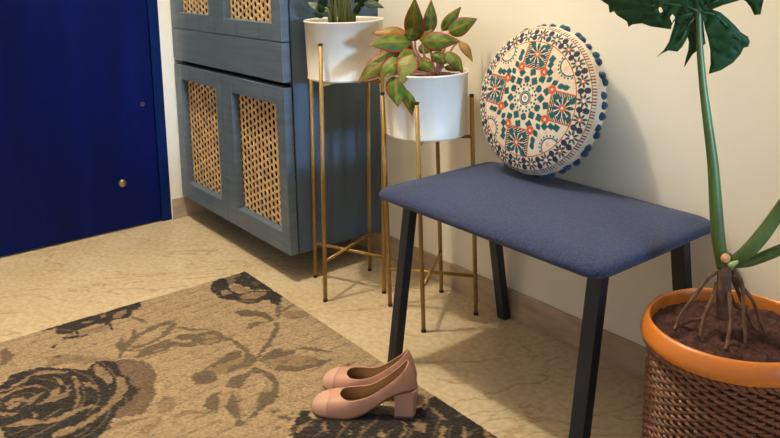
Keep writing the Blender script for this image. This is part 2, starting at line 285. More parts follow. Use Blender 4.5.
def tube(bm, pts, rad, seg=10, cap=True, mi=0):
    pts = [Vector(p) for p in pts]; n = len(pts)
    rr = rad if isinstance(rad, (list, tuple)) else [rad]*n
    if len(rr) != n: rr = [rr[0]+(rr[-1]-rr[0])*i/(n-1) if len(rr) == 2 else float(np.interp(i/(n-1), np.linspace(0, 1, len(rr)), rr)) for i in range(n)]
    t0 = (pts[1]-pts[0]).normalized(); up = Vector((0, 0, 1)) if abs(t0.z) < .9 else Vector((1, 0, 0))
    u = t0.cross(up).normalized(); rings = []
    for i, p in enumerate(pts):
        t = (pts[min(i+1, n-1)]-pts[max(i-1, 0)]).normalized()
        u = (u-t*u.dot(t)).normalized(); w = t.cross(u)
        rings.append([bm.verts.new(p+(u*math.cos(2*PI*k/seg)+w*math.sin(2*PI*k/seg))*rr[i]) for k in range(seg)])
    for a, b in zip(rings, rings[1:]):
        for k in range(seg):
            f = bm.faces.new((a[k], a[(k+1) % seg], b[(k+1) % seg], b[k])); f.material_index = mi
    if cap:
        f = bm.faces.new(rings[0][::-1]); f.material_index = mi
        f = bm.faces.new(rings[-1]); f.material_index = mi
    return bm

def Tube(pts, rad, seg=10): return tube(bmesh.new(), pts, rad, seg)

def lathe(prof, seg=64, c=(0, 0, 0), close=True):
    bm = bmesh.new(); rings = []
    for r, z in prof:
        if r < 1e-6: rings.append([bm.verts.new((c[0], c[1], c[2]+z))])
        else: rings.append([bm.verts.new((c[0]+r*math.cos(2*PI*k/seg), c[1]+r*math.sin(2*PI*k/seg), c[2]+z)) for k in range(seg)])
    for a, b in zip(rings, rings[1:]):
        for k in range(seg):
            k2 = (k+1) % seg
            if len(a) == 1 and len(b) > 1: bm.faces.new((a[0], b[k2], b[k]))
            elif len(b) == 1 and len(a) > 1: bm.faces.new((a[k], a[k2], b[0]))
            elif len(a) > 1: bm.faces.new((a[k], a[k2], b[k2], b[k]))
    return bm

def solidify(bm, th):
    bmesh.ops.recalc_face_normals(bm, faces=bm.faces)
    bmesh.ops.solidify(bm, geom=list(bm.faces), thickness=th); return bm

# ------------------------------------------------------------------ materials
M = {}
M['wall'] = mat('wall_paint', srgb(250, 243, 224), .6, noise=.025, nscale=3, bump=.06, bscale=60)
M['ceil'] = mat('ceiling_paint', srgb(235, 228, 214), .8, noise=.02, nscale=4)
M['base'] = mat('baseboard_stone', srgb(186, 164, 138), .34, noise=.22, nscale=11, stretch=(.8, 1, 3))
M['blue'] = mat('blue_door_paint', srgb(1, 16, 84), .5, noise=.25, nscale=3, bump=.05, bscale=40, stretch=(1, 3, .5), spec=.12)
M['frame_blue'] = mat('blue_frame_paint', srgb(2, 28, 84), .45, noise=.2, nscale=8, spec=.15)
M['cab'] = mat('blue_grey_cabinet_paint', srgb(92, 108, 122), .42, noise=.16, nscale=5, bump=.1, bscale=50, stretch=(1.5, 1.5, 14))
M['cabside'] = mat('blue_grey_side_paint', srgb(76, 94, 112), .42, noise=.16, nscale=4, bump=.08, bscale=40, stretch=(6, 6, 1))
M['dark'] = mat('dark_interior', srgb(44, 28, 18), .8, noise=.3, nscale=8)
M['cane'] = mat('woven_cane', srgb(210, 176, 128), .45, noise=.25, nscale=26, bump=.2, bscale=300)
M['gold'] = mat('brushed_gold_paint', srgb(160, 126, 62), .42, metal=.25, noise=.1, nscale=40)
M['black'] = mat('black_plastic', srgb(26, 24, 24), .5, noise=.1)
M['bench_metal'] = mat('black_bench_metal', srgb(38, 43, 52), .42, metal=.2, noise=.08, nscale=20)
M['fabric'] = mat('navy_woven_fabric', srgb(29, 44, 84), .85, noise=.6, nscale=170, bump=.5, bscale=420, sheen=.15)
M['enamel'] = mat('white_enamel', srgb(230, 223, 208), .42, noise=.03, nscale=5, coat=0, stretch=(5, 5, .6))
M['soil'] = mat('dark_soil', srgb(62, 34, 27), .95, noise=.7, nscale=90, bump=1., bscale=90)
M['leafc'] = mat('leaf_variegated', (1, 1, 1, 1), .5, attr='Col', noise=.15, nscale=60, spec=.22)
M['stem'] = mat('pink_stem', srgb(186, 120, 100), .5, noise=.2, nscale=40)
M['gstem'] = mat('yellow_green_stem', srgb(120, 124, 48), .5, noise=.3, nscale=30, stretch=(1, 1, .2))
M['rug'] = mat('rug_pile', (1, 1, 1, 1), .95, attr='Col', noise=.16, nscale=150, bump=.9, bscale=160, sheen=.15, spec=.1)
M['orange'] = mat('orange_glazed_rim', srgb(204, 120, 42), .34, noise=.12, nscale=7, coat=.35)
M['wicker'] = mat('brown_wicker', srgb(122, 82, 62), .4, noise=.35, nscale=24, bump=.2, bscale=200, stretch=(1, 1, 4))
M['wickerdark'] = mat('dark_wicker_stakes', srgb(52, 30, 22), .8, noise=.3)
M['monleaf'] = mat('dark_green_leaf', srgb(31, 64, 30), .58, noise=.3, nscale=14, spec=.22)
M['monvein'] = mat('leaf_vein', srgb(52, 84, 50), .55, noise=.1)
M['petiole'] = mat('green_petiole', srgb(72, 94, 42), .42, noise=.3, nscale=16, stretch=(4, 4, .6))
M['bark'] = mat('brown_root_bark', srgb(104, 76, 56), .85, noise=.4, nscale=60, bump=.6, bscale=150)
M['cut'] = mat('pale_stem_scar', srgb(196, 150, 104), .7, noise=.2)
M['sheath'] = mat('pale_leaf_sheath', srgb(150, 172, 104), .5, noise=.2)
M['pink'] = mat('dusty_pink_leather', srgb(204, 156, 134), .5, noise=.08, nscale=30)
M['pinkcap'] = mat('light_pink_toe_leather', srgb(220, 174, 152), .42, noise=.05, coat=.1)
M['heel'] = mat('pale_pink_heel', srgb(204, 162, 148), .5, noise=.04)
M['lining'] = mat('beige_lining', srgb(176, 142, 104), .6, noise=.08)
M['tip'] = mat('brown_heel_tip', srgb(138, 92, 76), .6)
M['print'] = mat('pale_insole_print', srgb(226, 204, 176), .5)
M['embro'] = mat('embroidered_cotton', (1, 1, 1, 1), .85, attr='Col', noise=.08, nscale=200, bump=.5, bscale=350)
M['cotton'] = mat('cream_cotton', srgb(226, 212, 188), .9, noise=.06, nscale=40, bump=.3, bscale=300)
M['pom'] = mat('teal_navy_wool', srgb(20, 68, 94), .95, noise=.35, nscale=160, bump=1., bscale=260, sheen=.3)
M['brass'] = mat('worn_brass', srgb(150, 140, 110), .35, metal=.8, noise=.2, nscale=60)

def marble():
    m = bpy.data.materials.new('beige_marble'); m.use_nodes = True; nt = m.node_tree; N = nt.nodes; L = nt.links
    p = N['Principled BSDF']; p.inputs['Roughness'].default_value = .27; p.inputs['Specular IOR Level'].default_value = .45
    tc = N.new('ShaderNodeTexCoord')
    n1 = N.new('ShaderNodeTexNoise'); n1.inputs['Scale'].default_value = 3.2; n1.inputs['Detail'].default_value = 8; n1.inputs['Roughness'].default_value = .6
    n2 = N.new('ShaderNodeTexNoise'); n2.inputs['Scale'].default_value = 62; n2.inputs['Detail'].default_value = 5
    mp = N.new('ShaderNodeMapping'); mp.vector_type = 'TEXTURE'; mp.inputs['Rotation'].default_value = (0, 0, 1.0); mp.inputs['Scale'].default_value = (1.0, .36, 1)
    n3 = N.new('ShaderNodeTexNoise'); n3.inputs['Scale'].default_value = 2.0; n3.inputs['Detail'].default_value = 5; n3.inputs['Distortion'].default_value = .7
    L.new(tc.outputs['Object'], mp.inputs['Vector']); L.new(mp.outputs['Vector'], n3.inputs['Vector'])
    for n in (n1, n2): L.new(tc.outputs['Object'], n.inputs['Vector'])
    r1 = N.new('ShaderNodeValToRGB'); e = r1.color_ramp.elements
    e[0].position = .3; e[0].color = srgb(204, 182, 146); e[1].position = .72; e[1].color = srgb(221, 203, 171)
    L.new(n1.outputs['Fac'], r1.inputs['Fac'])
    r2 = N.new('ShaderNodeValToRGB'); e = r2.color_ramp.elements
    e[0].position = .38; e[0].color = (.86, .84, .81, 1); e[1].position = .65; e[1].color = (1.04, 1.04, 1.04, 1)
    L.new(n2.outputs['Fac'], r2.inputs['Fac'])
    r3 = N.new('ShaderNodeValToRGB'); e = r3.color_ramp.elements       # thin veins where the noise crosses its middle
    e[0].position = .491; e[0].color = (1, 1, 1, 1); e[1].position = .509; e[1].color = (1, 1, 1, 1)
    k = r3.color_ramp.elements.new(.5); k.color = (.70, .60, .48, 1)
    L.new(n3.outputs['Fac'], r3.inputs['Fac'])
    a = N.new('ShaderNodeMix'); a.data_type = 'RGBA'; a.blend_type = 'MULTIPLY'; a.inputs[0].default_value = 1
    b = N.new('ShaderNodeMix'); b.data_type = 'RGBA'; b.blend_type = 'MULTIPLY'; b.inputs[0].default_value = .8
    L.new(r1.outputs['Color'], a.inputs[6]); L.new(r2.outputs['Color'], a.inputs[7])
    L.new(a.outputs[2], b.inputs[6]); L.new(r3.outputs['Color'], b.inputs[7]); L.new(b.outputs[2], p.inputs['Base Color'])
    return m
M['marble'] = marble()

def colattr(me, cols):
    a = me.color_attributes.new('Col', 'FLOAT_COLOR', 'POINT'); a.data.foreach_set('color', np.asarray(cols, np.float32).ravel())

# ------------------------------------------------------------------ the setting
WY, H = .008, 2.85
struct(flatobj('floor', Box((-.05, -3.6, -.05), (4.4, WY, 0)), M['marble']))
struct(flatobj('ceiling', Box((-.05, -3.6, H), (4.4, WY, H+.05)), M['ceil']))
struct(flatobj('wall_right', Box((-.05, WY, 0), (4.4, WY+.1, H)), M['wall']))
bm = bmesh.new()
for a, b, z0 in ((-.413, WY, 0), (-3.6, -1.42, 0), (-1.42, -.413, 2.06)): box(bm, (-.1, a, z0), (0, b, H))
struct(flatobj('wall_left', bm, M['wall']))
struct(flatobj('baseboard_right', Box((.004, 0, 0), (4.4, WY, .083), .0015), M['base']))
struct(flatobj('baseboard_left', Box((0, -.408, 0), (.004, WY, .083), .0015), M['base']))
door = bpy.data.objects.new('door_1', None); COL.objects.link(door); struct(door)
bm = bmesh.new()
box(bm, (-.08, -.452, 0), (.002, -.4125, 2.06), .002); box(bm, (-.08, -1.42, 0), (.002, -1.38, 2.06), .002); box(bm, (-.08, -1.38, 2.02), (.002, -.452, 2.06), .002)
flatobj('door_frame', bm, M['frame_blue'], door)
flatobj('door_leaf', Box((-.045, -1.378, .006), (-.004, -.4545, 2.018), .002), M['blue'], door)
k = obj('door_stop', lathe([(0, .018), (.008, .0175), (.0135, .015), (.0155, .010), (.0155, .004), (.012, 0), (0, 0)], 24), M['brass'], door, loc=(-.004, -.603, .19))
k.rotation_euler = (0, PI/2, 0); k['label'] = 'round worn brass stud on the blue door'
bm = bmesh.new(); tube(bm, [(0, .006*math.cos(t), .006*math.sin(t)) for t in np.linspace(0, 2*PI, 17)], .0016, 6)
k = obj('screw_eye', bm, M['brass'], door, loc=(-.0035, -.499, .487)); k['label'] = 'tiny metal ring on the blue door'

# ------------------------------------------------------------------ cabinet
CX0, CX1, CY, CB = .006, .863, -.33, .0934
cab = thing('wall_cabinet', 'blue-grey wooden cabinet with woven cane doors beside the blue door', 'cabinet', (0, 0, 0))
bm = bmesh.new(); T = .018
CT = 1.42
box(bm, (CX0, CY, CB), (CX0+T, WY, CT), .001); box(bm, (CX1-T, CY, CB), (CX1, WY, CT), .001)
for z in (CB, .643, .7705, CT-T): box(bm, (CX0+T, CY, z), (CX1-T, WY, z+T if z != .7705 else z+.010), 0)
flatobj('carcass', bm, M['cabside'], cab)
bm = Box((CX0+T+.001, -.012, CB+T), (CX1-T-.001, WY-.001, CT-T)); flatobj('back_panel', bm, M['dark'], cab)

def cane(x0, x1, z0, z1, y):
    """Cane webbing with staggered oval holes: a honeycomb of rings, 2 mm thick, gently rounded."""
    bm = bmesh.new(); pv, ph = .0245, .0268
    nx, nz = int((x1-x0)/ph)+1, int((z1-z0)/pv)+1
    ox, oz = (x1-x0-(nx-1)*ph)/2, (z1-z0-(nz-1)*pv)/2
    for i in range(nx):
        for j in range(-1, nz+1):
            cx = x0+ox+i*ph; cz = z0+oz+(j+(.5 if i % 2 else 0))*pv
            hexv = [(ph*2/3, 0), (ph/3, pv/2), (-ph/3, pv/2), (-ph*2/3, 0), (-ph/3, -pv/2), (ph/3, -pv/2)]
            o = []
            for q in range(6):
                a, b = hexv[q], hexv[(q+1) % 6]
                o += [a, ((a[0]+b[0])/2, (a[1]+b[1])/2)]
            rw = random.uniform(.92, 1.06)
            outer, mid, inner = [], [], []
            for ax, az in o:
                th = math.atan2(az/pv, ax/ph)
                hx, hz = .315*ph*rw*math.cos(th), .355*pv*rw*math.sin(th)
                X = min(max(cx+ax, x0), x1); Zz = min(max(cz+az, z0), z1)
                outer.append(bm.verts.new((X, y-.0016, Zz)))
                inner.append(bm.verts.new((min(max(cx+hx, x0), x1), y, min(max(cz+hz, z0), z1))))
            for q in range(12): 
                try: bm.faces.new((outer[q], outer[(q+1) % 12], inner[(q+1) % 12], inner[q]))
                except ValueError: pass
    bmesh.ops.remove_doubles(bm, verts=bm.verts, dist=1e-5)
    bmesh.ops.dissolve_degenerate(bm, edges=bm.edges, dist=1e-5)
    return solidify(bm, .002)

def cane_door(x0, x1, z0, z1, ox0, ox1, oz0, oz1):
    yf, yb = -.364, -.335
    bm = bmesh.new(); B = .0014
    box(bm, (x0, yf, z0), (ox0, yb, z1), B); box(bm, (ox1, yf, z0), (x1, yb, z1), B)
    w = ox1-ox0
    for a, b in ((0, .27), (.27, .74), (.74, 1)):
        box(bm, (ox0+w*a+.0001, yf+.0002, z0), (ox0+w*b-.0001, yb, oz0), B); box(bm, (ox0+w*a+.0001, yf+.0002, oz1), (ox0+w*b-.0001, yb, z1), B)
    d = flatobj('door', bm, M['cab'], cab)
    flatobj('cane_panel', cane(ox0-.012, ox1+.012, oz0-.012, oz1+.012, -.3335), M['cane'], d)
cane_door(.007, .4245, .0934, .635, .066, .377, .160, .578)
cane_door(.4265, .8625, .0934, .635, .500, .8125, .160, .578)
cane_door(.007, .3985, .7785, CT-.003, .066, .350, .838, 1.33)
cane_door(.4005, .8625, .7785, CT-.003, .474, .806, .833, 1.33)
flatobj('drawer', Box((.007, -.364, .652), (.8625, -.335, .7755), .0016), M['cab'], cab)

# ------------------------------------------------------------------ plant stands and pots
def stand(name, label, feet, top, bar_lo, bar_hi, lean, cat='plant stand'):
    at_ = lambda f, z: Vector((f.x+lean[0]*z/top, f.y+lean[1]*z/top, z))
    c = sum((Vector((f[0], f[1], 0)) for f in feet), Vector())/4
    t = thing(name, label, cat, (c.x, c.y, 0)); R = .0062
    F = [Vector((f[0]-c.x, f[1]-c.y, 0)) for f in feet]
    for f in F:
        l = obj('leg', Tube([at_(f, .006), at_(f, top-.004)], R, 14), M['gold'], t)
        obj('foot_cap', lathe([(0, 0), (R+.0008, 0), (R+.001, .008), (R-.001, .009), (0, .009)], 14, f), M['black'], l)
        obj('top_cap', lathe([(0, top-.006), (R+.0004, top-.006), (R+.0004, top), (R-.002, top+.001), (0, top+.001)], 14, at_(f, 0)+Vector((lean[0], lean[1], 0))), M['black'], l)
    for z in (bar_lo, bar_hi):
        for a, b in ((0, 3), (1, 2)):
            dz = .0045 if a else -.0045
            obj('crossbar', Tube([at_(F[a], z+(dz if z == bar_lo else 0)), at_(F[b], z+(dz if z == bar_lo else 0))], .005, 10), M['gold'], t)
    return t
stand('tall_plant_stand', 'taller gold metal plant stand with four legs beside the cabinet', [(.8661, -.2778), (1.0367, -.3511), (.9369, -.1086), (1.1046, -.179)], .785, .121, .662, (.0085, .0105))
stand('short_plant_stand', 'shorter gold metal plant stand with four legs behind the bench end', [(1.1878, -.22), (1.3725, -.2478), (1.214, -.0397), (1.3904, -.0649)], .6455, .122, .526, (-.0045, -.006))

def pot(parent, rb, rt, h):
    o = obj('pot', lathe([(0, 0), (rb-.006, 0), (rb-.001, .002), (rb+.0015, .004), (rb+.0015, .008), (rb, .010), (rt, h-.006), (rt+.0022, h-.005), (rt+.0030, h-.002), (rt+.002, h), (rt-.002, h), (rt-.003, h-.006), (rb-.004, .012), (0, .012)], 96), M['enamel'], parent)
    return o
def soil(parent, r, z, rough=.006, n=40, mt='soil'):
    bm = bmesh.new(); rings = []
    for i in range(37):
        rr = r*i/36
        m = 1 if i == 0 else 144
        rings.append([bm.verts.new((rr*math.cos(2*PI*k/m), rr*math.sin(2*PI*k/m), z+rough*mnoise.noise(Vector((rr*math.cos(2*PI*k/m)*n, rr*math.sin(2*PI*k/m)*n, z)))*(1 if i < 36 else .2)+rough*.55*mnoise.noise(Vector((rr*math.cos(2*PI*k/m)*n*3.1, rr*math.sin(2*PI*k/m)*n*3.1, 7))))) for k in range(m)])
    for k in range(144): bm.faces.new((rings[0][0], rings[1][k], rings[1][(k+1) % 144]))
    for a, b in zip(rings[1:], rings[2:]):
        for k in range(144): bm.faces.new((a[k], b[k], b[(k+1) % 144], a[(k+1) % 144]))
    return obj('soil', bm, M[mt], parent)

CAM = Vector((2.9034, -1.538, 1.0222))
G1, G2, G3 = np.array(srgb(44, 76, 16)[:3]), np.array(srgb(122, 150, 46)[:3]), np.array(srgb(40, 62, 26)[:3])
RED, PINK, BRN, YEL = [np.array(srgb(*c)[:3]) for c in ((146, 44, 34), (172, 92, 68), (112, 66, 36), (196, 178, 106))]
DG1, DG2, LG = [np.array(srgb(*c)[:3]) for c in ((24, 42, 30), (58, 84, 50), (166, 180, 130))]

def leaf(parent, b, t, w, style, seed, origin):
    """Pointed oval blade from base b to tip t: a 2-sided grid bent along its length and folded along its midrib."""
    b, t = Vector(b)-Vector(origin), Vector(t)-Vector(origin); d = t-b; L = d.length
    out = (b+t)*.5; out.z = 0
    view = (CAM-Vector(origin)); view.z *= .4; view.normalize()
    nrm = (view*1.0+Vector((0, 0, .45))+ (out.normalized()*.4 if out.length > 1e-4 else Vector())).normalized()
    nrm = (nrm-d*(nrm.dot(d)/d.length_squared)).normalized(); side = d.normalized().cross(nrm)
    rnd = random.Random(seed); bm = bmesh.new(); nu, nv = 13, 22; V = []; C = []
    arch = L*rnd.uniform(.06, .12); fold = rnd.uniform(.12, .24); ph = rnd.uniform(0, 6)
    for j in range(nv):
        v = j/(nv-1)
        wid = w*.60*(math.sin(PI*v**.74)**.9)*(1-.30*v**2)+.0005
        row = []
        for i in range(nu):
            u = i/(nu-1)*2-1
            p = b+d*v+nrm*(arch*math.sin(PI*v))+side*(u*wid)-nrm*(fold*wid*(abs(u)**1.4))+nrm*(.04*w*math.sin(9*v+ph+u)*abs(u))
            row.append(bm.verts.new(p))
            vein = abs(((v*9-abs(u)*1.6) % 1)-.5)*2
            nz = mnoise.noise(Vector((u*2.2+seed*3.1, v*6, seed)))
            if style in (0, 1, 2, 3):
                base = G1*(.75+.35*vein)+(G2-G1)*max(0, .35+.6*nz)*(1-abs(u)*.6)
                if style == 0: base = base*.75+BRN*.25*(1+.3*nz)
                if style == 3: base = base*.6+YEL*.4*(vein*.5+.3)
                if style == 2: base = base*.5+(PINK*.55+YEL*.45)*.5
                e = min(1, max(0, (abs(u)-.72+.16*nz+.06*vein)/.26)); e = max(e, min(1, max(0, (v-.90)/.08)))
                e = e*e*(3-2*e); c = base*(1-e)+RED*e
                mr = max(0, 1-abs(u)/.06); c = c*(1-mr*.55)+PINK*mr*.55
            else:
                base = DG1+(DG2-DG1)*(vein**2)*.8
                if style == 5: base = base*.3+LG*.7*(.55+.5*vein)
                mr = max(0, 1-abs(u)/.09); c = base*(1-mr*.6)+DG2*mr*.6
            C.append(tuple(np.clip(c, 0, 1))+(1,))
        V.append(row)
    for j in range(nv-1):
        for i in range(nu-1): bm.faces.new((V[j][i], V[j][i+1], V[j+1][i+1], V[j+1][i]))
    o = obj('leaf', bm, M['leafc'], parent)
    colattr(o.data, C)
    sm = o.modifiers.new('thickness', 'SOLIDIFY'); sm.thickness = .0009; sm.offset = 0
    return o

o1 = (.9935, -.2215, .6672)
tp = thing('potted_foliage_plant', 'dark-leaved plant in a cream-white pot on the taller gold stand', 'potted plant', o1)
pot(tp, .1135, .1185, .178); soil(tp, .113, .160)
for s in DATA['tallstems']:
    obj('stem', Tube([Vector(p)-Vector(o1)-(Vector((0, 0, .02)) if i == 0 else Vector()) for i, p in enumerate(catmull(s, 6))], [.0042, .003], 8), M['gstem'], tp)
for k, (b, t, w, s) in enumerate(DATA['tall']): leaf(tp, b, t, w, s, k+40, o1)

o2 = (1.285, -.1485, .531)
ap = thing('potted_aglaonema', 'red-edged green plant in a white pot on the shorter gold stand', 'potted plant', o2)
pot(ap, .1125, .1165, .180); soil(ap, .111, .160)
for s in DATA['aglstems']:
    obj('stem', Tube([Vector(p)-Vector(o2)-(Vector((0, 0, .02)) if i == 0 else Vector()) for i, p in enumerate(catmull(s, 6))], [.004, .0024], 8), M['stem'], ap)
for k, (b, t, w, s) in enumerate(DATA['agl']): leaf(ap, b, t, w, s, k, o2)

# ------------------------------------------------------------------ bench
bench = thing('bench', 'small bench with navy fabric seat and black tapered metal legs against the wall', 'bench', (1.735, -.215, 0))
def B(p): return Vector(p)-Vector((1.735, -.215, 0))
def rrect(hx, hy, r, n=10):
    r = min(r, hx*.98, hy*.98); P = []
    for cx, cy, a0 in ((hx-r, hy-r, 0), (-hx+r, hy-r, PI/2), (-hx+r, -hy+r, PI), (hx-r, -hy+r, 1.5*PI)):
        for k in range(n+1):
            a = a0+k/n*PI/2; P.append((cx+r*math.cos(a), cy+r*math.sin(a)))
    return P
bm = bmesh.new(); rings = []
HX, HY = .339, .2110
prof = [(.05, .4235), (.012, .4240), (.003, .428), (0, .4345), (.001, .4405), (.006, .447), (.014, .452), (.028, .457), (.05, .4615), (.085, .4655), (.13, .4685), (.175, .4695), (.2, .4700)]
for ins, z in prof:
    rings.append([bm.verts.new(B((1.7335+x, -.2125+y, z))) for x, y in rrect(HX-ins, HY-ins, max(.034-ins*.17, .004))])
n = len(rings[0])
for a, b in zip(rings, rings[1:]):
    for k in range(n): bm.faces.new((a[k], a[(k+1) % n], b[(k+1) % n], b[k]))
bm.faces.new(rings[0][::-1]); bm.faces.new(rings[-1])
obj('seat', bm, M['fabric'], bench)
def skewbar(p0, p1, wx, wy, bev=.0012):
    """Rectangular tube between two points, ends cut level."""
    bm = bmesh.new(); vs = []
    for p in (p0, p1):
        vs.append([bm.verts.new(B((p[0]+sx*wx/2, p[1]+sy*wy/2, p[2]))) for sx, sy in ((-1, -1), (1, -1), (1, 1), (-1, 1))])
    for k in range(4): bm.faces.new((vs[0][k], vs[0][(k+1) % 4], vs[1][(k+1) % 4], vs[1][k]))
    bm.faces.new(vs[0][::-1]); bm.faces.new(vs[1])
    bmesh.ops.bevel(bm, geom=list(bm.edges), offset=bev, segments=2, affect='EDGES', profile=.5)
    return bm
LT = .4236
for xc, w in ((1.4537, .0275), (2.022, .0325)):
    obj('leg', skewbar((xc, -.4155, 0), (xc, -.349, LT), w, .0255), M['bench_metal'], bench, smooth=False)
    obj('leg', skewbar((xc, -.0165, 0), (xc, -.075, LT), w, .0255), M['bench_metal'], bench, smooth=False)
    flatobj('rail', Box(B((xc-w/2+.001, -.337, LT-.021)), B((xc+w/2-.001, -.087, LT)), .001), M['bench_metal'], bench)

# ------------------------------------------------------------------ cushion
CC = Vector((1.636, -.089, .6650)); CN = Vector((0, -.9703, .242)).normalized()
cush = thing('round_cushion', 'round cream cushion with teal and orange embroidery and pompom edge on the bench', 'cushion', CC)
Cu, Cb = Vector((1, 0, 0)), CN.cross(Vector((1, 0, 0)))
if Cb.z < 0: Cb = -Cb
def CP(u, v, h): return Cu*u+Cb*v+CN*h
CRM, TEAL, NAVY, ORG, PNK, WHT, RST = [np.array(srgb(*c)[:3]) for c in ((224, 212, 190), (10, 88, 94), (40, 44, 74), (214, 98, 46), (238, 186, 170), (242, 236, 226), (128, 62, 34))]
def embroidery(u, v):
    """Colour of the stitched pattern at (u, v), unit disc."""
    c = np.tile(CRM, (len(u), 1)); r = np.hypot(u, v); a = np.degrees(np.arctan2(v, u))
    def put(m, col): c[m] = col
    def dot(x, y, rad, col): put(np.hypot(u-x, v-y) < rad, col)
    def flower(x, y, R, n, col, ccol, cr, rot=0, w=.42):
        dx, dy = u-x, v-y; rr = np.hypot(dx, dy); th = np.arctan2(dy, dx)+rot
        put((rr < R*(.42+.58*np.abs(np.cos(th*n/2))**1.5)) & (np.abs(np.cos(th*n/2)) > w) & (rr > cr*.9), col)
        dot(x, y, cr, ccol); dot(x, y, cr*.45, WHT)
    def diamond(x, y, R, col, rot=0.):
        dx, dy = u-x, v-y; cs, sn = math.cos(rot), math.sin(rot)
        put(np.maximum(np.abs(dx*cs+dy*sn), np.abs(-dx*sn+dy*cs)) < R, col)
    def leafs(x, y, ang, L, W, col):
        dx, dy = u-x, v-y; cs, sn = math.cos(ang), math.sin(ang); p, q = dx*cs+dy*sn, -dx*sn+dy*cs
        put((p > 0) & (p < L) & (np.abs(q) < W*np.sin(PI*np.clip(p/L, 0, 1))), col)
    # medallion
    put((r > .055) & (r < .078), TEAL); put((r > .085) & (r < .098), NAVY); dot(0, 0, .05, WHT); dot(0, 0, .03, np.array([.35, .38, .42]))
    for k in range(16): dot(.125*math.cos(k*PI/8), .125*math.sin(k*PI/8), .016, TEAL if k % 2 else WHT)
    for k in range(20): dot(.178*math.cos(k*PI/10), .178*math.sin(k*PI/10), .017, TEAL)
    for k in range(12):
        t = k*PI/6+.1; x, y = math.cos(t), math.sin(t)
        if k % 2: dot(.25*x, .25*y, .050, TEAL)
        else: diamond(.26*x, .26*y, .047, TEAL, t+PI/4)
        t2 = t+PI/12; dot(.235*math.cos(t2), .235*math.sin(t2), .026, PNK)
        diamond(.36*math.cos(t2), .36*math.sin(t2), .044, TEAL, t2+.4)
        leafs(.30*math.cos(t2), .30*math.sin(t2), t2+.7, .07, .016, TEAL)
    R0 = math.radians(-5)
    for q in range(4):
        t = R0+q*PI/2+PI/2; er = np.array((math.cos(t), math.sin(t))); et = np.array((-er[1], er[0]))
        p, s = u*er[0]+v*er[1], u*et[0]+v*et[1]                 # radial and sideways
        # hatched triangles on three sides, an orange line beside each
        P0 = .605; h = .205
        lp, ls = p-P0, s
        hatch = (np.sin((lp*.9+ls*.55)*210) > -.35)
        for m, edge in (((np.abs(ls) < h) & (lp < -.115) & (lp > -h), lp < -h+.020), ((ls > .115) & (ls < h) & (np.abs(lp) < h), ls > h-.020), ((ls < -.115) & (ls > -h) & (np.abs(lp) < h), ls < -h+.020)):
            tri = m & (np.minimum(h-np.abs(lp), h-np.abs(ls)) < .1)
            put(tri, CRM*.95); put(tri & hatch, NAVY*.6); put(tri & edge, ORG*.8)
        cx, cy = er*P0
        flower(cx, cy, .165, 10, TEAL, ORG, .05, t); 
        for k in range(10):
            w = t+k*PI/5+PI/10; leafs(cx+.06*math.cos(w), cy+.06*math.sin(w), w, .085, .012, NAVY)
        dot(cx, cy, .050, ORG); dot(cx, cy, .018, WHT)
        for sx, sy in ((-1, -1), (1, -1), (-1, 1), (1, 1)):
            x, y = er*(P0+sx*.12)+et*(sy*.12); diamond(x, y, .038, TEAL, t+.7)
        for sy in (-1, 1):
            x, y = er*(P0-h-.005)+et*(sy*.20)
            dot(x, y, .062, ORG); dot(x, y, .040, ORG*.72); dot(x, y, .022, PNK)
        # half-moon motif between the squares
        t2 = t-PI/4; e2 = np.array((math.cos(t2), math.sin(t2))); x, y = e2*.775
        put((np.hypot(u-x, v-y) < .145) & (np.hypot(u-x, v-y) > .125), TEAL); put(np.hypot(u-x, v-y) < .12, CRM*1.04); dot(*(e2*.71), .034, PNK)
        for k in range(11):
            w = t2+PI/2+PI*k/10; dot(x+.165*math.cos(w), y+.165*math.sin(w), .014, TEAL)
        for k, (rr, da, sz) in enumerate(((.44, 0, .045), (.50, .17, .04), (.50, -.17, .04), (.57, .30, .036), (.57, -.30, .036), (.64, .36, .04), (.64, -.36, .04))):
            w = t2+da; (diamond if k % 2 else (lambda X, Y, S, Cc, r=0: leafs(X-.05*math.cos(w), Y-.05*math.sin(w), w, .11, .038, Cc)))(rr*math.cos(w), rr*math.sin(w), sz*1.05, TEAL, w)
        for da in (.12, -.12): w = t2+da; dot(.575*math.cos(w), .575*math.sin(w), .028, PNK)
    # border
    put(r > .775, CRM); put((r > .768) & (r < .784), ORG*.75)
    for k in range(22):
        t = 2*PI*k/22+.1; x, y = .868*math.cos(t), .868*math.sin(t)
        flower(x, y, .092, 8, np.array(srgb(20, 70, 76)[:3]), (ORG if k % 2 else PNK), .028, t, .22)
        t2 = t+PI/22
        for rr in (.832, .912): dot(rr*math.cos(t2), rr*math.sin(t2), .041, NAVY)
    put((r > .955) & (r < .966), RST); put((r > .966) & (r < .995) & (np.sin(np.radians(a)*150) > .25), RST)
    return np.clip(c, 0, 1)
RC, nr, na = .1835, 150, 640
bm = bmesh.new(); UV = []; rows = []
for i in range(nr+1):
    r = i/nr; m = 1 if i == 0 else na
    hh = .014+.031*(1-r**2.6)**.75+(.0 if r < .93 else -.006*((r-.93)/.07)**2)
    row = []
    for k in range(m):
        a = 2*PI*k/m; row.append(bm.verts.new(CP(r*RC*math.cos(a), r*RC*math.sin(a), hh))); UV.append((r*math.cos(a), r*math.sin(a)))
    rows.append(row)
for k in range(na): bm.faces.new((rows[0][0], rows[1][k], rows[1][(k+1) % na]))
for a, b in zip(rows[1:], rows[2:]):
    for k in range(na): bm.faces.new((a[k], b[k], b[(k+1) % na], a[(k+1) % na]))
o = obj('embroidered_cover', bm, M['embro'], cush); UV = np.array(UV); colattr(o.data, np.c_[embroidery(UV[:, 0], UV[:, 1]), np.ones(len(UV))])
bm = bmesh.new(); rows = []; n = 160
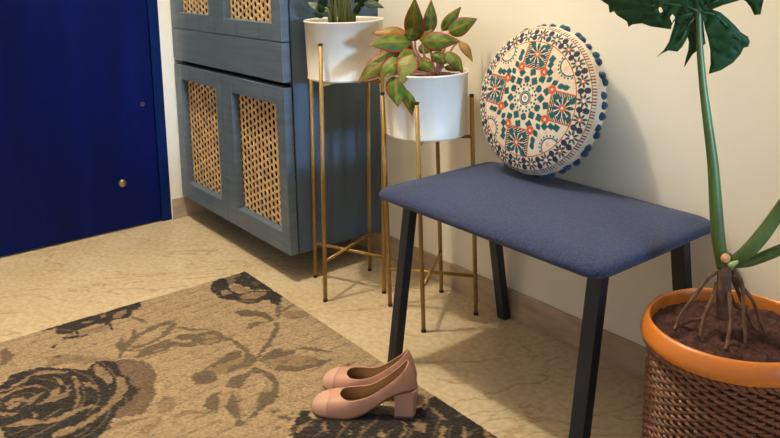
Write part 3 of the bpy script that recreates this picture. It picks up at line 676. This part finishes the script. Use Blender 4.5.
for rr, h in ((.99, .0085), (1.005, .0045), (1.012, -.001), (1.010, -.008), (1.0, -.018), (.982, -.028), (.955, -.037), (.91, -.045), (.84, -.052), (.7, -.057), (.4, -.060), (.1, -.061)):
    rows.append([bm.verts.new(CP(rr*RC*math.cos(2*PI*k/n)*(1+.004*math.sin(23*k*2*PI/n)), rr*RC*math.sin(2*PI*k/n)*(1+.004*math.sin(23*k*2*PI/n)), h)) for k in range(n)])
for a, b in zip(rows, rows[1:]):
    for k in range(n): bm.faces.new((a[k], b[k], b[(k+1) % n], a[(k+1) % n]))
bm.faces.new(rows[-1]); bmesh.ops.recalc_face_normals(bm, faces=bm.faces)
obj('side_and_back_cover', bm, M['cotton'], cush)
pm = None; NP = 46
for k in range(NP):
    a = 2*PI*(k+.5)/NP; p = CP((.1850+.0015*math.sin(5.1*k))*math.cos(a+.028*math.sin(3.7*k)), (.1850+.0015*math.sin(5.1*k))*math.sin(a+.028*math.sin(3.7*k)), -.014+.004*math.sin(2.3*k))
    if pm is None:
        bm = bmesh.new(); bmesh.ops.create_icosphere(bm, subdivisions=3, radius=.0098)
        for v in bm.verts: v.co *= 1+.16*mnoise.noise(v.co*420)+.07*mnoise.noise(v.co*1300)
        q = pm = obj('pompom', bm, M['pom'], cush)
    else:
        q = pm.copy(); COL.objects.link(q); q.parent = cush
    q.location = p; q.rotation_euler = (k, 2*k, 3*k)
    if q.parent is None: q.parent = cush
pm['label'] = 'dark teal wool pompom'

# ------------------------------------------------------------------ rug
RX0, RX1, RY0, RY1, RT = .687, 2.42, -1.86, -.4385, .008
STEP = .0042
nx, ny = int((RX1-RX0)/STEP)+1, int((RY1-RY0)/STEP)+1
xs, ys = np.linspace(RX0, RX1, nx), np.linspace(RY0, RY1, ny)
GX, GY = np.meshgrid(xs, ys, indexing='ij'); gx, gy = GX.ravel(), GY.ravel()
rng = np.random.default_rng(3)
def smooth_noise(sc, amp):
    g = rng.standard_normal((int(nx/sc)+3, int(ny/sc)+3)); X, Y = np.meshgrid(np.arange(nx)/sc, np.arange(ny)/sc, indexing='ij')
    i, j = X.astype(int), Y.astype(int); fx, fy = X-i, Y-j
    return (amp*(g[i, j]*(1-fx)*(1-fy)+g[i+1, j]*fx*(1-fy)+g[i, j+1]*(1-fx)*fy+g[i+1, j+1]*fx*fy)).ravel()
qx, qy = gx+smooth_noise(1.6, .0026)+smooth_noise(6, .0018), gy+smooth_noise(1.6, .0026)+smooth_noise(6, .0018)
RC_ = {k: np.array(srgb(*c)[:3]) for k, c in dict(B=(158, 136, 106), M=(134, 112, 85), T=(102, 85, 67), R=(106, 87, 69), K=(40, 33, 29)).items()}
cid = np.full(len(gx), 'B'); 
def inside(poly):
    P = np.array(poly, float).reshape(-1, 2)/1000; m = (qx > P[:, 0].min()) & (qx < P[:, 0].max()) & (qy > P[:, 1].min()) & (qy < P[:, 1].max())
    idx = np.nonzero(m)[0]; x, y = qx[idx], qy[idx]; c = np.zeros(len(idx), bool); Q = np.roll(P, 1, 0)
    for (x1, y1), (x2, y2) in zip(P, Q):
        if y1 == y2: continue
        c ^= ((y1 > y) != (y2 > y)) & (x < (x2-x1)*(y-y1)/(y2-y1)+x1)
    return idx[c]
for k, poly in DATA['rug']: cid[inside(poly)] = k
ROSE = (1.0394, -1.2297)                                        # fine petal lines curling round the heart of the big rose
dx, dy = gx-ROSE[0], gy-ROSE[1]; rr_ = np.hypot(dx*.8, dy); th_ = np.arctan2(dy, dx)
ln = np.sin(rr_*190+2.2*np.sin(th_*2.5+rr_*14)+smooth_noise(12, .8)) > .945
cid[(cid == 'K') & ln & (rr_ < .34) & (smooth_noise(10, 1) > -.5)] = 'T'
cid[(cid == 'K') & (gx > 1.25) & (np.sin(gx*120+gy*70+smooth_noise(9, 1.6)) > .90) & (smooth_noise(8, 1) > -.2)] = 'T'
cols = np.array([RC_[k] for k in 'BMTRK'])[np.array(['BMTRK'.index(k) for k in cid])]
spk = smooth_noise(1, .15)+smooth_noise(3, .05)
strie = np.sin(gx*150+gy*9+2*np.sin(gy*3)+smooth_noise(24, 1.3))
groove = np.where((strie > .90) & (np.isin(cid, ['B', 'M'])) & (smooth_noise(9, 1) > -.35), -.26, 0)
cols = cols*(1+spk+groove)[:, None]
for _ in range(90):                                   # stray dark knots in the pile
    i, j = rng.integers(0, nx*ny), 0; m_ = (np.abs(gx-gx[i]) < .004*rng.uniform(.6, 1.3)) & (np.abs(gy-gy[i]) < .006*rng.uniform(.5, 1.5)); cols[m_] *= .5
dk = cid == 'K'; cols[dk] += np.clip(smooth_noise(1, .012), 0, 1)[dk][:, None]
hz = RT+np.where(dk, .0012, 0)+np.where(cid == 'T', .0005, 0)+np.where(groove < 0, -.0012, 0)+smooth_noise(1, .0004)
ii = np.arange(nx*ny).reshape(nx, ny)
hz2 = hz.reshape(nx, ny); hz2[0, :] = hz2[-1, :] = .0015; hz2[:, 0] = hz2[:, -1] = .0015
F = np.stack([ii[:-1, :-1], ii[1:, :-1], ii[1:, 1:], ii[:-1, 1:]], -1).reshape(-1, 4)
me = bpy.data.meshes.new('area_rug'); me.from_pydata(np.c_[gx, gy, hz2.ravel()].tolist(), [], F.tolist())
me.materials.append(M['rug']); me.shade_smooth()
rug = link(bpy.data.objects.new('area_rug', me)); colattr(me, np.c_[np.clip(cols, 0, 1), np.ones(len(gx))])
tag(rug, 'tan carved-pile rug with dark brown roses and leaves on the marble floor', 'rug')

# ------------------------------------------------------------------ shoes
def interp(s, tab):
    xs_, ys_ = zip(*tab); i = 0
    if s <= xs_[0]: return ys_[0]
    if s >= xs_[-1]: return ys_[-1]
    while xs_[i+1] < s: i += 1
    t = (s-xs_[i])/(xs_[i+1]-xs_[i]); m = lambda k: (ys_[min(k+1, len(ys_)-1)]-ys_[max(k-1, 0)])/(xs_[min(k+1, len(xs_)-1)]-xs_[max(k-1, 0)])
    hh = xs_[i+1]-xs_[i]; return ((2*t**3-3*t**2+1)*ys_[i]+(t**3-2*t**2+t)*hh*m(i)+(-2*t**3+3*t**2)*ys_[i+1]+(t**3-t**2)*hh*m(i+1))
SL = .242
W_ = [(0, 0), (.012, .013), (.04, .0235), (.09, .0315), (.18, .0375), (.3, .0390), (.42, .0355), (.55, .0305), (.7, .0270), (.82, .0262), (.9, .0240), (.95, .0195), (.985, .0105), (1, 0)]
ZS = [(0, .0075), (.06, .0045), (.2, .0035), (.38, .0045), (.5, .0130), (.62, .0310), (.74, .0510), (.82, .0605), (.9, .0650), (1, .0660)]
ZT = [(0, .016), (.03, .0240), (.08, .0325), (.16, .0390), (.24, .0425), (.28, .0438), (.33, .0425), (.42, .0430), (.55, .0510), (.68, .0700), (.8, .0925), (.9, .1100), (.96, .1185), (1, .1220)]
def shoe_pt(s, u, sgn, grow=0.):
    w, zs, zt = interp(s, W_), interp(s, ZS), interp(s, ZT)
    if s < .27: tm = PI/2
    else:
        t = min(1, (s-.27)/.16); ra = .86*math.sqrt(max(0, 1-(1-t)**2)); tm = math.acos(min(1, ra**2.0))
    th = max(u*tm, 1e-4)
    lat = w*math.cos(th)**.5 if th < PI/2-1e-6 else 0.
    z = zs+(zt-zs)*(math.sin(th)/math.sin(tm))**.85
    x = s*SL - (.019*((z-zs)/.055)**1.5*max(0, (s-.80)/.20) if s > .80 else 0)     # the counter leans in towards the top
    return Vector((x, sgn*(lat+grow*(lat > 0)), z+grow))
def side_rows(ss, nu, grow=0.):
    bm = bmesh.new()
    for sgn in (-1, 1):
        R = [[bm.verts.new(shoe_pt(s, k/nu, sgn, grow)) for k in range(nu+1)] for s in ss]
        for a, b in zip(R, R[1:]):
            for k in range(nu): bm.faces.new((a[k], b[k], b[k+1], a[k+1]) if sgn > 0 else (a[k], a[k+1], b[k+1], b[k]))
    bmesh.ops.remove_doubles(bm, verts=bm.verts, dist=2e-5); bmesh.ops.dissolve_degenerate(bm, edges=bm.edges, dist=1e-5)
    return bm
def plate(ss, dz0, dz1, shrink):
    bm = bmesh.new(); R = []
    for s in ss:
        w = max(interp(s, W_)-shrink, 0); z = interp(s, ZS)
        R.append([bm.verts.new((s*SL, y*w, z+d)) for d in (dz0, dz1) for y in (-1, -.5, 0, .5, 1)])
    for a, b in zip(R, R[1:]):
        for k in range(4): bm.faces.new((a[k], b[k], b[k+1], a[k+1])); bm.faces.new((a[5+k], a[6+k], b[6+k], b[5+k]))
        bm.faces.new((a[0], a[5], b[5], b[0])); bm.faces.new((a[4], b[4], b[9], a[9]))
    bmesh.ops.remove_doubles(bm, verts=bm.verts, dist=1e-5); bmesh.ops.dissolve_degenerate(bm, edges=bm.edges, dist=1e-6)
    bmesh.ops.recalc_face_normals(bm, faces=bm.faces); return bm
def pump(label, toe, ang, group=None):
    t = thing('pump_shoe', label, 'shoe', toe, ang, 'pair of pink pumps')
    sa = list(.5-.5*np.cos(np.linspace(0, PI, 13)))
    up = [.165+.105*k/6 for k in range(6)]+[.27+.16*(k/10)**2 for k in range(10)]+[.43+.40*k/16 for k in range(16)]+[.83+.17*math.sin(PI/2*k/14) for k in range(15)]
    bm = side_rows(up, 14)
    solidify(bm, .0021)
    for f in bm.faces:                                   # the side towards the foot is the beige lining
        c = f.calc_center_median(); s_ = min(.99, max(.2, c.x/SL))
        if f.normal.dot(c-Vector((s_*SL, 0, interp(s_, ZS)+.012))) < 0: f.material_index = 1
    obj('upper', bm, [M['pink'], M['lining']], t)
    bm = side_rows([.17*(k/14)**1.7 for k in range(15)], 14, .0007); solidify(bm, .002); k = obj('toe_cap', bm, M['pinkcap'], t); k['label'] = 'shinier pale pink toe cap'
    ss = [.5-.5*math.cos(PI*k/60) for k in range(61)]
    obj('sole', plate(ss, -.0032, .0008, .0004), M['tip'], t)
    k = obj('insole', plate([.12+.87*k/50 for k in range(51)], .0012, .0042, .0022), M['lining'], t); k['label'] = 'beige insole'
    bm = bmesh.new(); R = []
    for q in range(3):
        c = []
        for a in np.linspace(0, 2*PI, 24, endpoint=False):
            s = .56+.055*math.cos(a)*(q+1)/3; c.append(bm.verts.new((s*SL, .011*math.sin(a)*(q+1)/3, interp(s, ZS)+.0047)))
        R.append(c)
    bm.faces.new(R[0])
    for a, b in zip(R, R[1:]):
        for i in range(24): bm.faces.new((a[i], b[i], b[(i+1) % 24], a[(i+1) % 24]))
    p = obj('insole_print', bm, M['print'], k)
    # block heel: a rounded D section, straight front, slightly drawn in at the ground
    bm = bmesh.new(); R = []
    D = []
    for a in np.linspace(-PI/2, PI/2, 17): D.append((.955+.045*math.cos(a)**.7 if abs(a) < PI/2 else .955, math.sin(a)))
    for z, sx, wy in ((.0045, .93, .88), (.02, .94, .9), (.045, .97, .95), (.0625, 1.0, .99)):
        c = []
        for s, y in D+[(.79, 1), (.79, .33), (.79, -.33), (.79, -1)]:
            s2 = .885+(s-.885)*sx
            zt = z if z < .06 else interp(s, ZS)-.002
            c.append(bm.verts.new((s2*SL-.004*(1-z/.0625)+.0, y*wy*.0255*(1 if s < .97 else .93), zt)))
        R.append(c)
    n = len(R[0])
    for a, b in zip(R, R[1:]):
        for k in range(n): bm.faces.new((a[k], a[(k+1) % n], b[(k+1) % n], b[k]))
    bm.faces.new(R[0][::-1]); bm.faces.new(R[-1]); bmesh.ops.recalc_face_normals(bm, faces=bm.faces)
    h = obj('heel', bm, M['heel'], t, smooth=False)
    bm = bmesh.new(); c0 = []
    for z in (.0, .005):
        c0.append([bm.verts.new(((.885+(s-.885)*.93)*SL-.004, y*.88*.0255*(1 if s < .97 else .93), z)) for s, y in D+[(.79, 1), (.79, -1)]])
    n = len(c0[0])
    for k in range(n): bm.faces.new((c0[0][k], c0[0][(k+1) % n], c0[1][(k+1) % n], c0[1][k]))
    bm.faces.new(c0[0][::-1]); bm.faces.new(c0[1]); bmesh.ops.recalc_face_normals(bm, faces=bm.faces)
    obj('heel_tip', bm, M['tip'], h, smooth=False)
    return t
pump('dusty pink block-heel pump, the nearer one of the pair, on the rug edge', (1.5045, -.6945, RT+.0012), math.radians(47.5))
k = pump('dusty pink block-heel pump, the farther one of the pair, beside the bench leg', (1.4280, -.6130, RT+.0012), math.radians(33.5)); k.scale = (.97, .97, .97)

# ------------------------------------------------------------------ potted monstera in a wicker basket
MO = Vector((2.235, -.247, 0)); MD = DATA['mon']
mon = thing('potted_monstera', 'monstera plant in a brown wicker planter with an orange rim right of the bench', 'potted plant', MO)
def ML(ps): return [Vector(p)-MO for p in ps]
def basket_r(z): return .1495-.0065*(z/.31)
bm = bmesh.new(); NS = 60; nrow = 46
for j in range(nrow):
    z = .006+j*(.306/(nrow-1)); pts = []
    for k in range(NS*8+1):
        th = 2*PI*k/(NS*8); ph = NS/2*th+(PI if j % 2 else 0)
        rr = basket_r(z)-.0035+.0026*math.sin(ph); pts.append((rr*math.cos(th), rr*math.sin(th), z+.0013*math.cos(ph)+.0007*mnoise.noise(Vector((th*9, j, 0)))))
    tube(bm, pts, .0038, 6, cap=False)
wk = obj('wicker_basket', bm, M['wicker'], mon)
bm = bmesh.new()
for k in range(NS):
    th = 2*PI*(k+.5)/NS; tube(bm, [((basket_r(z)-.0035)*math.cos(th), (basket_r(z)-.0035)*math.sin(th), z) for z in (.004, .15, .315)], .0024, 6)
obj('basket_stakes', bm, M['wickerdark'], wk)
obj('basket_liner', lathe([(0, .004), (.139, .004), (.1405, .01), (.134, .318), (.132, .318), (.13, .02), (0, .02)], 64), M['wickerdark'], wk)
bm = bmesh.new()
for j, (z, ph0) in enumerate(((.3145, 0), (.3145, PI))):
    pts = []
    for k in range(361):
        th = 2*PI*k/360; ph = 34*th+ph0; pts.append(((.1455+.0038*math.sin(ph))*math.cos(th), (.1455+.0038*math.sin(ph))*math.sin(th), z+.004*math.cos(ph)))
    tube(bm, pts, .0042, 6, cap=False)
obj('braided_border', bm, M['wicker'], wk)
obj('pot_rim', lathe([(.133, .318), (.1475, .3185), (.1535, .3205), (.1565, .325), (.1570, .331), (.1560, .338), (.1535, .346), (.1500, .3525), (.1470, .3565), (.1440, .3585), (.1415, .3580), (.1402, .3560), (.1392, .350), (.1375, .33), (.1355, .31), (.133, .31), (.133, .318)], 128), M['orange'], mon)
s = soil(mon, .1378, .3345, .010, 55)
tr = obj('trunk', Tube(catmull(ML(MD['trunk']), 6), [.013, .0125, .0130, .0120, .011, .010], 14), M['bark'], mon)
for r in MD['roots']:
    p = ML(r); obj('aerial_root', Tube(catmull(p, 6), [.0042, .0036, .0030, .0028], 8), M['bark'], mon)
obj('petiole', Tube(catmull(ML(MD['pet1']), 5), [.0105, .0115, .0118, .011, .0095, .0080, .0066, .0058, .0052, .005], 14), M['petiole'], mon)
obj('petiole', Tube(catmull(ML(MD['pet2']), 5), [.006, .010, .0125, .0125, .011, .009, .0075, .006], 14), M['petiole'], mon)
obj('petiole', Tube(catmull(ML(MD['pet3']), 5), [.008, .009, .0095, .0085, .0075, .006], 14), M['petiole'], mon)
p = ML([MD['pet2'][0]])[0]; a = ML([MD['pet2'][1]])[0]
k = obj('stem_scar', lathe([(0, -.004), (.007, -.004), (.009, .0), (.008, .004), (.004, .007), (0, .008)], 20), M['cut'], mon, loc=p+Vector((.001, -.010, .010))); k.rotation_euler = (.9, -.5, 0)
k = obj('stem_sheath', Tube([p+Vector((.004, -.010, .002)), p+Vector((.012, -.011, .001)), p+Vector((.022, -.008, .010))], [.003, .0065, .002], 10), M['sheath'], mon)
# the split leaf: an outlined blade with a hole, subdivided and bent, 1.5 mm thick
nrm = (CAM-MO); nrm.z = 0; nrm.normalize(); side = Vector((0, 0, 1)).cross(nrm)
base = ML([MD['veins'][0][0]])[0]
def bend(v, off=0.):
    d = v-base; a, b = d.dot(side), d.z
    rr = math.hypot(a, b)
    return v+nrm*(off+.10*abs(a)*.55-1.6*a*a+.35*max(0, b)-.9*max(0, b)**2-.25*min(0, b)*(-1)*.6+.004*math.sin(38*math.atan2(a, b)))
def blade(name, loops, mtx=None, parent=mon):
    bm = bmesh.new(); es = []
    for lp in loops:
        vs = [bm.verts.new(v) for v in lp]; es += [bm.edges.new((vs[i], vs[(i+1) % len(vs)])) for i in range(len(vs))]
    bmesh.ops.triangle_fill(bm, edges=es, use_beauty=True, use_dissolve=False)
    for _ in range(3):
        L_ = [e for e in bm.edges if e.calc_length() > .014 and not e.is_boundary]
        if L_: bmesh.ops.subdivide_edges(bm, edges=L_, cuts=1)
        bmesh.ops.triangulate(bm, faces=bm.faces)
        bmesh.ops.beautify_fill(bm, faces=bm.faces, edges=[e for e in bm.edges if not e.is_boundary])
    for v in bm.verts: v.co = bend(v.co)
    bmesh.ops.recalc_face_normals(bm, faces=bm.faces); bmesh.ops.solidify(bm, geom=list(bm.faces), thickness=.0014)
    if mtx is not None: bmesh.ops.transform(bm, matrix=mtx, verts=bm.verts)
    return obj(name, bm, M['monleaf'], parent)
def leaf_set(mtx=None):
    lf = blade('leaf', [ML(MD['leaf']), ML(MD['hole'])], mtx)
    bm = bmesh.new()
    for vn in MD['veins']: tube(bm, [bend(p, .0010) for p in catmull(ML(vn), 8)], [.0020, .0008], 6)
    if mtx is not None: bmesh.ops.transform(bm, matrix=mtx, verts=bm.verts)
    obj('veins', bm, M['monvein'], lf)
leaf_set()
for key, rot, sc_ in (('pet2', -.9, .8), ('pet3', -1.3, .7)):
    e = ML([MD[key][-1]])[0]
    leaf_set(Matrix.Translation(e) @ Matrix.Rotation(.5, 4, 'Z') @ Matrix.Rotation(rot, 4, nrm) @ Matrix.Scale(sc_, 4) @ Matrix.Translation(-base))

# ------------------------------------------------------------------ light and camera
def lamp(name, kind, loc, power, col, **kw):
    l = bpy.data.lights.new(name, kind); l.energy = power; l.color = col
    for k_, v in kw.items(): setattr(l, k_, v)
    o = bpy.data.objects.new(name, l); o.location = loc; COL.objects.link(o); return o
lamp('ceiling_lamp', 'POINT', (.98, -.86, 2.72), 120, (1.0, .90, .73), shadow_soft_size=.05)
w = lamp('cool_side_beam', 'AREA', (4.25, -.44, .95), 1.25, (.40, .66, 1.0), shape='RECTANGLE', size=.3, size_y=.35, spread=.34)  # unseen cool source, its beam narrowed onto the short stand's pot
w.rotation_euler = (Vector((1.29, -.2, .68))-Vector(w.location)).to_track_quat('-Z', 'Y').to_euler()
world = bpy.data.worlds.new('room_daylight'); SC.world = world; world.use_nodes = True
bg = world.node_tree.nodes['Background']; bg.inputs['Color'].default_value = (.93, .95, 1.0, 1); bg.inputs['Strength'].default_value = .41

cam = bpy.data.cameras.new('camera'); co = bpy.data.objects.new('camera', cam); COL.objects.link(co)
yaw, pit, rol, FPX = math.radians(143.64505), math.radians(8.49116), math.radians(-1.56365), 769.69
fwd = Vector((math.cos(yaw)*math.cos(pit), math.sin(yaw)*math.cos(pit), -math.sin(pit)))
rt = fwd.cross(Vector((0, 0, 1))).normalized(); up_ = rt.cross(fwd)
r2 = rt*math.cos(rol)+up_*math.sin(rol); u2 = up_*math.cos(rol)-rt*math.sin(rol)
mw = Matrix((r2, u2, -fwd)).transposed().to_4x4(); mw.translation = CAM; co.matrix_world = mw
cam.sensor_fit = 'HORIZONTAL'; cam.sensor_width = 36; cam.lens = 36*FPX/780
cam.shift_x = 21.084/780; cam.shift_y = -144.9505/780; cam.clip_start = .02; cam.clip_end = 50
SC.camera = co
SC.view_settings.view_transform = 'Standard'; SC.view_settings.look = 'None'
SC.view_settings.gamma = 1; SC.view_settings.use_curve_mapping = False; SC.view_settings.exposure = 0.0
